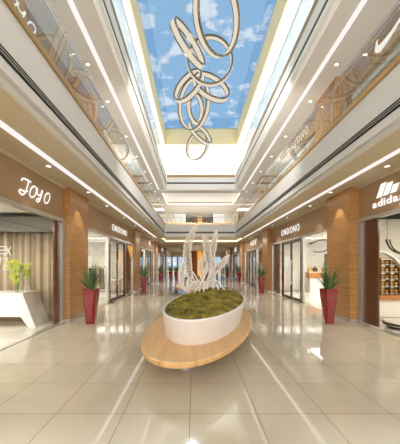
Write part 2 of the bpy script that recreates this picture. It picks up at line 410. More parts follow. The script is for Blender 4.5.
balustrade('X', YL, hx(0, 2.95), hx(1, 2.95), 5.2, .85, 'short glass balustrade crossing the far end of the second floor', -1, 2.0, 2.0)
balustrade('Y', hx(0, 2.69), YN, YU, 8.5, 1.18, 'glass balustrade of the top floor under the skylight, left side', 1, 2.54, 1.75, 'top_glass', .17, 'grey')
balustrade('Y', hx(1, 2.69), YN, YU, 8.5, 1.18, 'glass balustrade of the top floor under the skylight, right side', -1, 2.54, 1.75, 'top_glass', .17, 'grey')
balustrade('X', YU+.04, hx(0, 2.6), hx(1, 2.6), 8.5, 1.18, 'glass balustrade crossing the far end of the top floor under the skylight', -1, 1.8, .9, 'top_glass', .17, 'grey')
rl = thing('metal_railing', 'dark metal railing with thin balusters before the brown core upstairs', 'railing', (0, YL+.35, 5.2))
obj('top_rail', B(-.62, 1.55, -.03, .03, .6, .66), M['dbronze'], rl)
obj('bottom_rail', B(-.62, 1.55, -.02, .02, .04, .08), M['dbronze'], rl)
for k in range(16): obj('baluster', tube(bm_new(), [(-.6+k*.142, 0, 0), (-.6+k*.142, 0, .62)], .014, 6), M['dbronze'], rl)

# ------------------------------------------------------------------ ceiling vents (slot diffusers in the bulkhead faces)
def vent(axis, at, a, b, z, h, face, n, label):
    t = thing('air_vent', label, 'vent', (0, 0, 0))
    def bb(u0, u1, v0, v1, z0, z1):
        bm = bm_new(); return box(bm, min(v0, v1), max(v0, v1), u0, u1, z0, z1) if axis == 'Y' else box(bm, u0, u1, min(v0, v1), max(v0, v1), z0, z1)
    obj('slot', bb(a, b, at, at+face*.012, z-h/2, z+h/2), M['black'], t)
    for k in range(n):
        zz = z-h/2+h*(k+1)/(n+1)
        obj('slat', bb(a, b, at+face*.012, at+face*.022, zz-.003, zz+.003), M['bulk'], t)
vent('Y', hx(0, 2.99), YN+1, YL-.1, 4.52, .14, 1, 2, 'long black slot vent with white slats in the lower bulkhead, left side')
vent('Y', hx(1, 2.99), YN+1, YL-.1, 4.52, .14, -1, 2, 'long black slot vent with white slats in the lower bulkhead, right side')
vent('X', YL-.04, hx(0, 2.9), hx(1, 2.9), 4.52, .14, -1, 2, 'black slot vent crossing the lower bulkhead at the far end')
vent('Y', hx(0, 2.66), YN+1, YU, 8.05, .09, 1, 1, 'narrow black slot vent in the top floor bulkhead, left side')
vent('Y', hx(1, 2.66), YN+1, YU, 8.05, .09, -1, 1, 'narrow black slot vent in the top floor bulkhead, right side')
vent('X', YU+.02, hx(0, 2.6), hx(1, 2.6), 8.05, .12, -1, 1, 'black slot vent crossing the top floor bulkhead at the far end')

# ------------------------------------------------------------------ strip lights and coves
def strip(bm, label, m='strip'): return tag(obj('ceiling_strip_light', bm, M[m]), label, 'strip light', None, 'thing')
for i in (0, 1):
    strip(B(hx(i, 3.77)-.075, hx(i, 3.77)+.075, YN+1, YL+.4, ZL-.012, ZL-.001), 'long white strip light in the lower ceiling above the shops, %s side' % SIDE[i])
    strip(B(hx(i, 3.22)-.065, hx(i, 3.22)+.065, YN+1, 20.4, ZU-.012, ZU-.001), 'long white strip light in the upper ceiling of the second floor, %s side' % SIDE[i])
    x = (-4.0, 3.9)[i]
    strip(B(x, x+1.1, 25.4, 25.6, ZU-.012, ZU-.001), 'short white strip light across the far upper ceiling, %s side' % SIDE[i])
for nm, (x0, x1, y0, y1), z in (('lower', (-2.9, 4.3, 23.4, 27.2), ZL), ('upper', (-2.6, 3.7, 21.4, 25.6), ZU)):
    strip(B(x0+.02, x1-.02, y1-.06, y1-.01, z+.02, z+.12), 'warm cove light along the far edge of the %s ceiling tray' % nm, 'cove')
    strip(B(x0+.01, x0+.06, y0+.1, y1-.1, z+.02, z+.12), 'warm cove light along the left edge of the %s ceiling tray' % nm, 'cove')
    strip(B(x1-.06, x1-.01, y0+.1, y1-.1, z+.02, z+.12), 'warm cove light along the right edge of the %s ceiling tray' % nm, 'cove')
# recessed downlights
dl = thing('recessed_downlight', 'x', 'downlight', (0, 0, 0))
tr_ = obj('trim_ring', lathe(bm_new(), (0, 0, 0), [(.05, -.004), (.085, -.012), (.095, 0), (.05, 0)], 20, False), M['steel'], dl, True)
obj('lens', cyl(bm_new(), (0, 0, -.006), .055, .055, .004, 20), M['lens'], tr_)
first = [True]
def downlight(x, y, z, label, power, ang=62):
    if first[0]: dl.location = (x, y, z); dl['label'] = label; dl['group'] = 'recessed downlights'; first[0] = False
    else: dup(dl, (x, y, z), 0, label, 'recessed downlights')
    if power: spot('downlight_lamp', (x, y, z-.02), power, ang)
LY = [2.2, 4.3, 6.45, 8.75, 10.75, 13.4, 15.9, 18.1, 20.2, 22.7, 25.2, 27.3, 29.4, 31.9, 34.4, 36.5]
UYS = [3.6, 5.75, 7.7, 9.45, 12.0, 14.2, 16.5, 18.8, 21.0, 23.2]
LP, UP = 75, 12
for i in (0, 1):
    for k, y in enumerate(LY):
        downlight(((-3.47, 4.47) if y in (8.75, 18.1, 27.3, 36.5) else (-3.52, 4.66))[i], y, ZL, 'round recessed downlight in the lower %s ceiling, %s from the near end' % (SIDE[i], ORD[k]), LP if y < 30 else 0)
    for k, y in enumerate(UYS):
        downlight((-3.07, 4.11)[i], y, ZU, 'round recessed downlight in the upper %s ceiling, %s from the near end' % (SIDE[i], ORD[k]), UP if y < 20 else 0)

# ------------------------------------------------------------------ signs
def stroke_sign(strokes, w, h, m, name='letter', rad=.03):
    """each letter a list of polylines in a unit box, smoothed"""
    out = []
    return out
def cr(pts, n=6):
    P = [Vector((p[0], p[1], 0)) for p in pts]; out = []
    for i in range(len(P)-1):
        a, b, c, d = P[max(i-1, 0)], P[i], P[i+1], P[min(i+2, len(P)-1)]
        for k in range(n):
            t = k/n
            out.append(.5*((2*b)+(c-a)*t+(2*a-5*b+4*c-d)*t*t+(3*b-a-3*c+d)*t**3))
    out.append(P[-1]); return out
def oval(cx, cy, rx, ry, sl=.25, n=20): return [(cx+rx*math.cos(2*PI*k/n)+sl*ry*math.sin(2*PI*k/n), cy+ry*math.sin(2*PI*k/n)) for k in range(n+1)]
JOYO = [
    [[(.50, 1.0), (.42, .6), (.31, .14), (.14, -.08), (-.02, .04), (.06, .2), (.24, .18), (.44, .3)], [(.10, .80), (.18, .97), (.36, 1.03), (.64, 1.0)]],
    [oval(.76, .42, .17, .42)],
    [[(1.04, .84), (1.01, .5), (1.10, .34), (1.24, .5), (1.34, .84)], [(1.36, .84), (1.25, .3), (1.12, -.08), (.98, -.12), (1.0, .02), (1.22, .2)]],
    [oval(1.68, .42, .17, .42)]]
def sign_frame(i, X, y, z): return (X-SG[i]*.05, y, z), (-PI/2 if i else PI/2)
def side_xf(o, i, X, y, z):
    """put a sign drawn in local XY (x right, y up) on the side wall plane"""
    # viewer looks towards the wall: on the left wall text runs along +Y, on the right wall along -Y
    o.matrix_world = Matrix.Translation((X-SG[i]*.04, y, z)) @ (Matrix.Rotation(PI/2, 4, 'Z') if i == 0 else Matrix.Rotation(-PI/2, 4, 'Z')) @ Matrix.Rotation(PI/2, 4, 'X')
def script_sign(i, X, y, z, w, h, label):
    t = thing('shop_sign', label, 'sign')
    for L in JOYO:
        bm = bm_new()
        for st in L:
            pts = [(p.x*w/2.1, p.y*h, 0) for p in cr(st, 4)]
            tube(bm, pts, .021, 6)
        for v in bm.verts: v.co.z *= .35
        obj('letter', bm, M['letter'], t)
    side_xf(t, i, X, y, z)
def text_sign(i, X, y, z, txt, w, h, label, shear=0, bold=.02, gap=.30):
    t = thing('shop_sign', label, 'sign'); got = []
    for ch in txt:
        cu = bpy.data.curves.new('letter', 'FONT'); cu.body = ch; cu.size = 1.0; cu.extrude = .008; cu.offset = bold; cu.shear = shear
        o = bpy.data.objects.new('letter', cu); C.objects.link(o); bpy.context.view_layer.update()
        me = bpy.data.meshes.new_from_object(o.evaluated_get(bpy.context.evaluated_depsgraph_get()))
        bpy.data.objects.remove(o); bpy.data.curves.remove(cu)
        xs = [v.co.x for v in me.vertices]; got.append((me, min(xs), max(xs)-min(xs)))
    tot = sum(g[2] for g in got)+gap*(len(got)-1); sx = w/tot; pen = 0
    for me, x0, wd in got:
        for v in me.vertices: v.co = Vector(((v.co.x-x0+pen)*sx, v.co.y*h/.73, v.co.z))
        pen += wd+gap
        me.materials.clear(); me.materials.append(M['letter'])
        q = bpy.data.objects.new('letter', me); C.objects.link(q); q.parent = t
    side_xf(t, i, X, y, z); return t
script_sign(0, SHOP[0], 6.05, 3.41, 1.42, .36, 'white script sign on the tan fascia above the curtained shop, lower floor left')
text_sign(0, SHOP[0], 12.9, 3.46, 'ONDONO', 2.75, .33, 'white block letter sign above the dark glass doors of the clothes shop, lower left', 0, -.012)
text_sign(1, SHOP[1], 15.35, 3.43, 'ONDONO', 2.6, .36, 'white block letter sign above the dark glass doors beside the wood column, lower right', 0, -.012)
ad = text_sign(1, SHOP[1], 7.5, 3.35, 'adidas', 1.12, .2, 'white three bar emblem over lettering above the shop with golden shelves, lower right', 0, .015, .13)
for x0, wd, z1 in ((.16, .2, .58), (.42, .2, .53), (.68, .2, .43)):
    obj('bar', prism(bm_new(), [(x0, .24), (x0+wd, .24), (x0+wd+(z1-.24)*.55, z1), (x0+(z1-.24)*.55, z1)], 0, .012, 'Z'), M['letter'], ad)
script_sign(0, UW[0], 4.9, 7.06, 1.5, .30, 'white script sign on the second floor fascia, seen through the left balustrade')
text_sign(0, UW[0], 11.0, 7.08, 'ONDONO', 2.5, .33, 'white block letter sign on the second floor fascia behind the left balustrade', 0, -.012)
text_sign(1, UW[1], 12.9, 7.05, 'ONDONO', 2.3, .33, 'white block letter sign on the second floor fascia behind the right balustrade', 0, -.012)
sw = thing('shop_sign', 'white curved tick emblem on the second floor fascia behind the right balustrade', 'sign')
up = cr([(.10, .42), (.02, .22), (.10, .08), (.30, .06), (.70, .18), (1.25, .42)], 6); dn = cr([(.10, .42), (.09, .30), (.16, .22), (.36, .20), (.72, .25), (1.25, .42)], 6)
prof = [(p.x, p.y-.0) for p in up]+[(p.x, p.y) for p in dn[::-1][1:-1]]
obj('emblem', prism(bm_new(), prof, 0, .03, 'Z'), M['letter'], sw); side_xf(sw, 1, UW[1], 6.65, 6.88)
text_sign(1, UW[1], 19.6, 6.95, 'A', .8, .5, 'single white letter sign far along the second floor fascia on the right', 0, -.012)
text_sign(0, SHOP[0], 23.2, 3.5, 'A', 1.1, .5, 'narrow white letter sign above the third shop door, lower floor left', 0, -.012)
text_sign(0, SHOP[0], 32.4, 3.5, 'A', 1.3, .5, 'small white letter sign above the fourth shop door, lower floor left', 0, -.012)
text_sign(1, SHOP[1], 23.9, 3.48, 'ADE', 2.4, .42, 'white lettering sign above the third shop door, lower floor right', .3, .01)
text_sign(1, SHOP[1], 33.0, 3.45, 'E', 1.3, .5, 'white single letter sign above the fourth shop door, lower floor right', 0, .01)
text_sign(1, SHOP[1], 42.0, 3.45, 'C', 1.5, .55, 'tiny white letter sign above the farthest shop, lower floor right', 0, .01)

# ------------------------------------------------------------------ oval planters with bench
def ellipse(cx, cy, a, b, ang, z, n=72):
    ca, sa = math.cos(ang), math.sin(ang)
    return [Vector((cx+a*math.cos(t)*ca-b*math.sin(t)*sa, cy+a*math.cos(t)*sa+b*math.sin(t)*ca, z)) for t in (2*PI*k/n for k in range(n))]
def planter(loc, bench, rim, ang, label, mosslabel, blades):
    t = thing('oval_planter', label, 'planter', loc)
    (bx0, by0, ba, bb), (rx, ry, ra, rb) = bench, rim
    E = lambda f, z, k=0: ellipse(bx0, by0, ba*f-k, bb*f-k, ang, z)
    obj('plinth', loft_bm([E(1, 0, .8), E(1, .32, .8)]), M['bulk'], t, True)
    bn = loft_bm([E(1, .32, .05), E(1, .335, .01), E(1, .36), E(1, .405), E(1, .42, .012)])
    obj('bench', bn, M['bench'], t)
    R = lambda d, z, s=1: ellipse(rx, ry, ra*s-d, rb*s-d, ang, z)
    bm = bm_new()
    Bz = lambda f, z: ellipse(rx-.05*f, ry-.12*f, ra-.34*f, rb-.07*f, ang, z)
    loft(bm, [Bz(1, .42), Bz(.5, .64), Bz(.0, .86), R(0, .868), R(.008, .88), R(.05, .885), R(.06, .87), R(.075, .70)], True, True)
    obj('bowl', bm, M['bowl'], t)
    # moss mound
    bm = bm_new(); rings = []
    for f in (1, .97, .9, .8, .65, .5, .35, .2, .06):
        ring = ellipse(rx, ry, (ra-.065)*f, (rb-.065)*f, ang, 0, 64)
        for v in ring: v.z = .835+.125*(1-f**4)+.035*math.sin(v.x*5+v.y*3)*math.cos(v.y*4-v.x*2)*(1-f**6)
        rings.append(ring)
    loft(bm, rings, True, True)
    rnd = random.Random(3); ca, sa = math.cos(ang), math.sin(ang)
    for k in range(blades):                                         # short tufts give the moss its nap
        q = math.sqrt(rnd.random())*.985; th = rnd.random()*2*PI
        u, w = (ra-.07)*q*math.cos(th), (rb-.07)*q*math.sin(th)
        x, y = rx+u*ca-w*sa, ry+u*sa+w*ca
        z = .835+.125*(1-q**4)+.035*math.sin(x*5+y*3)*math.cos(y*4-x*2)*(1-q**6)
        a = rnd.random()*2*PI; h = .03+.03*rnd.random(); d = .012; l = rnd.uniform(-.03, .03), rnd.uniform(-.03, .03)
        v = [bm.verts.new((x+d*math.cos(a), y+d*math.sin(a), z-.01)), bm.verts.new((x-d*math.cos(a), y-d*math.sin(a), z-.01)), bm.verts.new((x+l[0], y+l[1], z+h))]
        bm.faces.new(v)
    o = obj('moss', bm, M['moss'], None, True, loc); tag(o, mosslabel, 'moss', None, 'stuff')
def loft_bm(r):
    bm = bm_new(); loft(bm, r); return bm
A0 = math.radians(79.5)
planter((0, 0, 0), (.31, 7.02, 3.43, 1.18), (.42, 7.2, 3.02, .945), A0, 'large white oval planter on a pale wood bench ring in mid hall, nearest', 'olive green moss mound filling the near white oval planter', 9000)
planter((-.25, 10.3, 0), (.31, 7.02, 3.2, 1.25), (.42, 7.2, 2.8, .9), math.radians(96), 'white oval planter with wood bench standing behind the sculptures, farther down the hall', 'dark green moss mound in the far oval planter behind the sculptures', 2500)

# ------------------------------------------------------------------ white lattice sculptures on the moss
def lerp_path(pts, n):
    P = cr3(pts, 8); return P
def cr3(pts, n=8):
    P = [Vector(p) for p in pts]; out = []
    for i in range(len(P)-1):
        a, b, c, d = P[max(i-1, 0)], P[i], P[i+1], P[min(i+2, len(P)-1)]
        for k in range(n):
            t = k/n; out.append(.5*((2*b)+(c-a)*t+(2*a-5*b+4*c-d)*t*t+(3*b-a-3*c+d)*t**3))
    out.append(P[-1]); return out
SY = 8.35
def px(x, y, dy=0):
    """a point in the sculpture plane"""
    Y = SY+dy; return Vector(((x-194.3)*Y/267, Y, 1.75+(265.5-y)*Y/267))
def plume(name, pts, wid, t, origin, flat=.45, n=9, thick=.028):
    """openwork leaf: a flattened tube whose faces are cut into a lattice"""
    P = cr3([px(*p) for p in pts], 5); m = len(P); bm = bm_new(); rings = []
    def W(f):
        f = f*(len(wid)-1); k = min(int(f), len(wid)-2); return wid[k]+(wid[k+1]-wid[k])*(f-k)
    rnd = random.Random(len(name)+int(pts[0][0]*7))
    for i, p in enumerate(P):
        d = (P[min(i+1, m-1)]-P[max(i-1, 0)]).normalized(); side = d.cross(Vector((0, 1, 0))).normalized(); dep = side.cross(d)
        w = max(.012, W(i/(m-1))*SY/267)
        rings.append([p-origin+side*w*math.cos(2*PI*(k+.5*(i % 2))/n)*rnd.uniform(.72, 1.22)+dep*w*flat*math.sin(2*PI*(k+.5*(i % 2))/n) for k in range(n)])
    loft(bm, rings, True, True)
    bmesh.ops.triangulate(bm, faces=bm.faces[:])
    o = obj(name, bm, M['sculpt'], t)
    w = o.modifiers.new('lattice', 'WIREFRAME'); w.thickness = thick; w.use_even_offset = False
    return o
def limb(name, pts, r, t, origin): return obj(name, tube(bm_new(), [q-origin for q in cr3([px(*p) for p in pts], 4)], r, 6), M['sculpt'], t, True)
o1 = px(191, 294)
s1 = thing('lattice_sculpture', 'tall white openwork bird-like sculpture with raised plume and arched tail, at the planter left', 'sculpture', o1)
plume('wing', [(190.5, 279), (188.5, 268), (187.5, 258), (187.5, 247), (190.5, 238), (193.5, 231), (197, 225)], [2.4, 3.2, 3.6, 3.8, 3.5, 2.0, .5], s1, o1)
plume('tail', [(188, 267, .1), (184, 265, .1), (182, 270, .1), (181.3, 278, .1), (182.5, 286, .1), (187, 291, .1)], [1.2, 2.0, 2.2, 2.0, 1.6, .8], s1, o1)
plume('body', [(184, 290), (188, 288.5), (193, 286), (197, 283), (200, 281)], [.8, 2.2, 2.8, 2.2, 1.0], s1, o1)
for p in ([(190, 279), (194, 285), (197.5, 296.5)], [(191, 276), (196, 283), (200.5, 297)], [(188, 279), (187.5, 287), (190.5, 295.5)], [(186, 283), (189, 290), (186, 294)], [(193, 272), (197, 279), (202, 284)]):
    limb('leg', p, .022, s1, o1)
o2 = px(204, 295, -.5)
s2 = thing('lattice_sculpture', 'small white openwork sculpture standing between the two tall ones', 'sculpture', o2)
plume('wing', [(202.5, 280, -.4), (201.5, 272, -.4), (201.0, 265, -.4), (203, 259, -.4), (204.5, 254, -.4)], [1.2, 2.0, 2.6, 2.2, .6], s2, o2)
plume('wing', [(203, 278, -.4), (206, 270, -.4), (207, 262, -.4)], [1.0, 1.6, .5], s2, o2)
for p in ([(202.5, 280, -.4), (200, 287, -.45), (199, 297, -.5)], [(202.5, 278, -.4), (204, 287, -.45), (203, 296.5, -.5)], [(203, 279, -.4), (200, 284, -.4), (194, 293, -.4)]):
    limb('leg', p, .02, s2, o2)
o3 = px(214, 293, .25)
s3 = thing('lattice_sculpture', 'tall white openwork bird-like sculpture with two raised wings and a low side wing', 'sculpture', o3)
plume('wing', [(211, 274, .2), (209, 263, .2), (207.5, 253, .2), (206.5, 245, .2), (205, 239, .2), (203, 234, .2)], [1.6, 3.0, 3.6, 3.5, 2.6, .6], s3, o3)
plume('wing', [(211.5, 272, .3), (211.5, 262, .3), (212.5, 252, .3), (214, 243, .3), (215.5, 236, .3), (216.5, 230, .3)], [1.6, 2.6, 3.0, 2.8, 2.2, .5], s3, o3)
plume('body', [(213, 280, .25), (213, 273, .25), (212.5, 266, .25), (211, 259, .25), (210, 254, .25)], [1.4, 3.0, 3.4, 2.6, .8], s3, o3)
plume('wing', [(213.5, 274, .2), (217.5, 268, .2), (221.5, 264, .2), (225, 259.5, .2), (229, 255, .2)], [1.8, 3.2, 3.3, 2.4, .5], s3, o3)
for p in ([(213, 278, .25), (220, 284, .25), (227.5, 294.5, .25)], [(213, 279, .25), (217, 286, .25), (220, 295, .25)], [(212, 277, .25), (212.5, 286, .25), (214, 294, .25)], [(211, 270, .2), (207, 280, .1), (203, 289, 0)], [(211, 273, .2), (208, 283, 0), (205.5, 292, -.1)], [(212, 276, .2), (209, 285, .2), (206.5, 291, .2)]):
    limb('leg', p, .022, s3, o3)

# ------------------------------------------------------------------ ring chandelier
RINGS = [(0.746, 8.452, 9.60, 0.983, (0.707, -0.638, -0.304)), (-0.201, 9.459, 9.60, 0.800, (0.764, -0.540, 0.353)), (0.604, 10.255, 9.60, 0.846, (-0.021, 0.992, 0.127)),
         (0.753, 11.737, 9.60, 0.820, (0.370, -0.832, 0.413)), (-0.252, 11.684, 9.60, 0.749, (0.599, 0.738, -0.310)), (-0.060, 13.062, 9.60, 1.091, (-0.767, -0.610, -0.198)),
         (0.071, 13.330, 9.60, 0.608, (-0.840, 0.512, 0.180)), (0.353, 15.819, 9.60, 0.804, (0.638, -0.605, 0.477)), (0.187, 17.568, 9.60, 0.888, (0.666, 0.746, 0.001))]
ch = thing('ring_chandelier', 'cascade of large pale lit rings with bronze edges hanging under the skylight', 'chandelier', (.3, 12.5, ZS))
for x, y, z, r, n in RINGS:
    n = Vector(n).normalized(); q = n.to_track_quat('Z', 'Y').to_matrix().to_4x4()
    X = Matrix.Translation(Vector((x, y, z))-Vector((.3, 12.5, ZS))) @ q
    w = .125; th = .03
    def band(prof, N=56):
        bm = bm_new(); rr = []
        for k in range(N):
            a = 2*PI*k/N; rr.append([X @ Vector((p*math.cos(a), p*math.sin(a), h)) for p, h in prof])
        R = [[bm.verts.new(p) for p in ring] for ring in rr]; m = len(prof)
        for k in range(N):
            for j in range(m): bm.faces.new((R[k][j], R[(k+1) % N][j], R[(k+1) % N][(j+1) % m], R[k][(j+1) % m]))
        return bm
    ring = obj('ring', band([(r-th, -w), (r+th, -w), (r+th, w), (r-th, w)]), M['ringedge'], ch)
    obj('light_band', band([(r+th+.003, -w+.045), (r+th+.008, -w+.045), (r+th+.008, w-.045), (r+th+.003, w-.045)]), M['ringlit'], ring)
    obj('light_band', band([(r-th-.008, -w+.045), (r-th-.003, -w+.045), (r-th-.003, w-.045), (r-th-.008, w-.045)]), M['ringlit'], ring)
    top = max((X @ Vector((r*math.cos(a), r*math.sin(a), 0)) for a in (2*PI*k/40 for k in range(40))), key=lambda v: v.z)
    obj('cable', tube(bm_new(), [top, (top.x, top.y, 0)], .004, 5), M['steel'], ring)

# ------------------------------------------------------------------ potted plants
def pot_plant():
    t = thing('potted_plant', 'x', 'potted plant', group='red planters with spiky plants along the shops')
    bm = bm_new(); rings = []
    def sq(h, z, c, tw):
        g = h-c; pts = [Vector((x, y, z)) for x, y in ((h, -g), (h, g), (g, h), (-g, h), (-h, g), (-h, -g), (-g, -h), (g, -h))]
        r = Matrix.Rotation(tw, 3, 'Z')
        return [r @ p for p in pts]
    rings = [sq(.125, 0, .04, .10), sq(.13, .02, .04, .10), sq(.155, .4, .07, .02), sq(.18, .75, .04, -.05), sq(.192, 1.03, .03, -.10), sq(.192, 1.045, .03, -.10), sq(.172, 1.045, .03, -.10), sq(.168, .98, .03, -.10)]
    loft(bm, rings, True, True)
    obj('pot', bm, M['pot'], t)
    obj('soil', cyl(bm_new(), (0, 0, .975), .15, .15, .03, 16), M['soil'], t)
    rnd = random.Random(11)
    def leaves(n, mm, lo, hi, up, wid, name):
        bm = bm_new()
        for k in range(n):
            a = rnd.random()*2*PI; L = rnd.uniform(lo, hi); el = rnd.uniform(*up); w = rnd.uniform(.8, 1.2)*wid
            if math.cos(a) < -.3 and math.sin(a) > -.5: L *= .8
            d = Vector((math.cos(a)*.85, math.sin(a)*.95, 0)); sd = Vector((-d.y, d.x, 0)); b0 = d*rnd.uniform(.0, .1)+Vector((0, 0, 1.0)); pr = None
            for j in range(7):
                f = j/6; e = el-f*f*.75*(1.3-el/1.6); p = b0+d*(L*f*math.cos(e))+Vector((0, 0, L*f*math.sin(el)-L*f*f*.22*math.cos(el)))
                ww = w*(1.0 if f < .5 else (1-(f-.5)*1.95)); nn = Vector((-d.x*.3, -d.y*.3, .02)) * ww
                row = [bm.verts.new(p-sd*ww), bm.verts.new(p-nn*.6), bm.verts.new(p+sd*ww)]
                if pr: bm.faces.new((pr[0], pr[1], row[1], row[0])); bm.faces.new((pr[1], pr[2], row[2], row[1]))
                pr = row
        obj(name, bm, mm, t, True)
    leaves(95, M['leaf'], .45, 1.0, (.6, 1.52), .02, 'foliage')
    leaves(14, M['leaf_pale'], .16, .28, (.1, .9), .02, 'pale_leaf_tufts')
    return t
pp = pot_plant()
SPOTS = [(-3.12, 8.08, 'beside the first wood column, left side'), (4.08, 8.12, 'beside the first wood column, right side'),
         (-3.2, 16.95, 'beside the second wood column, left side'), (4.24, 16.9, 'beside the second wood column, right side'),
         (-3.3, 26.1, 'beside the third wood column, left side'), (4.35, 26.0, 'beside the third wood column, right side'),
         (4.35, 35.2, 'beside the fourth wood column, right side'), (3.7, 43.5, 'farthest down the hall, right side'),
         (-2.68, 30.2, 'left of the pair before the beach view'), (-2.08, 30.2, 'right of the pair before the beach view')]
for k, (x, y, d) in enumerate(SPOTS):
    lab = 'glossy red tapered planter with spiky green plant '+d
    if k == 0: pp.location = (x, y, 0); pp['label'] = lab
    else:
        q = dup(pp, (x, y, 0), 0, lab)
        if x > 0: q.scale = (-1, 1, 1)

# ------------------------------------------------------------------ curtained shop, lower left
bm = bm_new(); n = 260; top = []; bot = []
for k in range(n+1):
    x = -9.3+5.2*k/n; y = 9.42+.05*math.sin(x*21)+.025*math.sin(x*47+1)
    top.append((x, y, 2.98)); bot.append((x, y+.01*math.sin(x*30), .03))
loft(bm, [top, bot], False, False, False)
cu = obj('curtain', bm, M['curtain'], None, True); cu.modifiers.new('cloth', 'SOLIDIFY').thickness = .006
tag(cu, 'full-height beige striped curtain covering the back of the near left shop', 'curtain')
struct('trim_6', B(-9.4, -4.2, 9.0, 9.14, 2.9, 3.4), M['grey'])
ds = thing('reception_desk', 'white angular reception desk with slanted end, in front of the beige curtain', 'desk', (-4.45, 7.5, .012))
bm = bm_new()
prism(bm, [(0, 0), (-.20, 0), (-.42, .30), (-2.6, .30), (-2.75, 0), (-3.0, 0), (-3.0, .93), (-.36, .93)], -.02, .06)
obj('front_panel', bm, M['desk'], ds)
bm = bm_new(); prism(bm, [(-.02, 0), (-.18, 0), (-.36, .86), (-.36, .93)], .06, .75)
obj('end_panel', bm, M['desk'], ds)
obj('desktop', B(-3.02, -.34, -.04, .78, .93, .965), M['desk'], ds)
# slim chrome desk ornament at the end
od = thing('desk_ornament', 'small white loop ornament standing on the slanted desk end', 'ornament', (-4.95, 7.9, .977))
obj('loop', tube(bm_new(), [(.08*math.cos(a), 0, .09+.08*math.sin(a)) for a in (2*PI*k/16 for k in range(17))], .012, 6), M['desk'], od, True)
fl = thing('flower_arrangement', 'yellow-green orchid flowers in a slim vase on the white reception desk', 'flowers', (-5.05, 7.62, .977))
obj('vase', lathe(bm_new(), (0, 0, 0), [(.05, 0), (.06, .02), (.045, .12), (.06, .24), (.055, .25)], 16), M['glass'], fl, True)
rnd = random.Random(5); bmp = bm_new(); bms = bm_new()
for k in range(9):
    a = rnd.random()*2*PI; top = Vector((.26*math.cos(a)*rnd.random(), .16*math.sin(a), .45+.5*rnd.random())); top.x += .05
    tube(bms, [(0, 0, .012), (top.x*.3, top.y*.3, top.z*.6), top], .008, 5)
    for j in range(9):
        c = top+Vector((rnd.uniform(-.1, .1), rnd.uniform(-.08, .08), rnd.uniform(-.2, .06)))
        for q in range(5):
            b = 2*PI*q/5+rnd.random(); d = Vector((math.cos(b), rnd.uniform(-.5, .5), math.sin(b)))*.05; w = d.cross(Vector((0, 1, 0)))*.45
            bmp.faces.new([bmp.verts.new(p) for p in (c, c+d*.6+w, c+d*1.1, c+d*.6-w)])
obj('stems', bms, M['stem'], fl); obj('blossoms', bmp, M['petal'], fl)
ws = thing('wall_lettering', 'white outlined lettering hanging before the beige curtain beside the flowers', 'sign', (-7.1, 9.2, 1.5))
for st in ([(0, .9), (.62, .9)], [(0, .78), (.62, .78)], [(0, .66), (.62, .66)], [(.05, .52), (.14, .1), (.24, .42), (.34, .1), (.44, .52)], [(.52, .52), (.66, .52), (.52, .1), (.68, .1)], [(.60, .9), (.78, .6)], [(.78, .9), (.60, .6)]):
    obj('letter', tube(bm_new(), [(p[0], 0, p[1]) for p in st], .016, 5), M['letter'], ws)

# ------------------------------------------------------------------ shop with golden shelves, lower right
CX0, CX1, CY = 6.36, 7.3, 9.1
cab = thing('display_cabinet', 'dark display cabinet with glowing golden goods inside a white arch, right shop', 'cabinet', (0, 0, 0))
obj('back_panel', B(CX0, CX1, CY+.24, CY+.28, .75, 2.0), M['amber'], cab)
for k in range(6): obj('shelf', B(CX0, CX1-(.3 if k == 5 else 0), CY, CY+.24, .76+k*.245, .78+k*.245), M['cabinet'], cab)
for k in range(4): obj('divider', B(CX0+k*(CX1-CX0)/3-.012, CX0+k*(CX1-CX0)/3+.012, CY, CY+.25, .76, 2.0-(k*k*.05)), M['cabinet'], cab)
for k in range(5):
    g = obj('light_strip', B(CX0+.02, CX1-.02, CY+.2, CY+.225, .985+k*.245, 1.0+k*.245), M['cove'], cab)
obj('worktop', B(CX0-.55, CX1+.8, CY-.25, CY+.3, .60, .755), M['shelfwood'], cab)
obj('base', B(CX0-.5, CX1+.8, CY-.15, CY+.3, .012, .60), M['shopwall'], cab)
ac = (6.2, .9); bm = bm_new()
outer = [(ac[0]+1.06*math.cos(a), ac[1]+1.38*math.sin(a)) for a in (PI*k/24 for k in range(25))]; inner = [(ac[0]+.98*math.cos(a), ac[1]+1.29*math.sin(a)) for a in (PI*k/24 for k in range(25))]
for k in range(24):
    prism(bm, [outer[k], outer[k+1], inner[k+1], inner[k]], CY-.12, CY+.02)
obj('arch', bm, M['white'], cab)
shoe = thing('shoe', 'golden-lit shoe standing on the dark display cabinet shelves', 'shoe', group='golden shoes on the display cabinet')
bm = bm_new(); loft(bm, [[Vector((x*sx, y*sy+off, z)) for x, y in ((-.04, -.1), (.04, -.1), (.05, 0), (.045, .08), (0, .12), (-.045, .08), (-.05, 0))] for z, sx, sy, off in ((0, 1, 1, 0), (.025, 1, 1, 0))])
obj('sole', bm, M['white'], shoe)
bm = bm_new(); loft(bm, [[Vector((x*sx, y*sy+off, z)) for x, y in ((-.04, -.1), (.04, -.1), (.05, 0), (.045, .08), (0, .12), (-.045, .08), (-.05, 0))] for z, sx, sy, off in ((.025, .96, .96, 0), (.06, .9, .9, -.005), (.1, .7, .55, -.04), (.14, .6, .42, -.05))])
obj('upper', bm, M['gold'], shoe)
f = True
for r in range(5):
    for c in range(6 if r < 4 else 4):
        loc = (CX0+.085+c*(CX1-CX0)/6.0, CY+.12, .783+r*.245)
        if f: shoe.location = loc; f = False
        else: dup(shoe, loc, 0)
tb = thing('round_podium', 'low round white display podium with dark rim on the right shop floor', 'podium', (5.85, 7.4, .012))
obj('base', cyl(bm_new(), (0, 0, 0), .42, .45, .08, 32), M['blackm'], tb)
obj('top', lathe(bm_new(), (0, 0, .08), [(.5, 0), (.52, .03), (.52, .09), (.5, .11)], 32), M['marble'], tb)
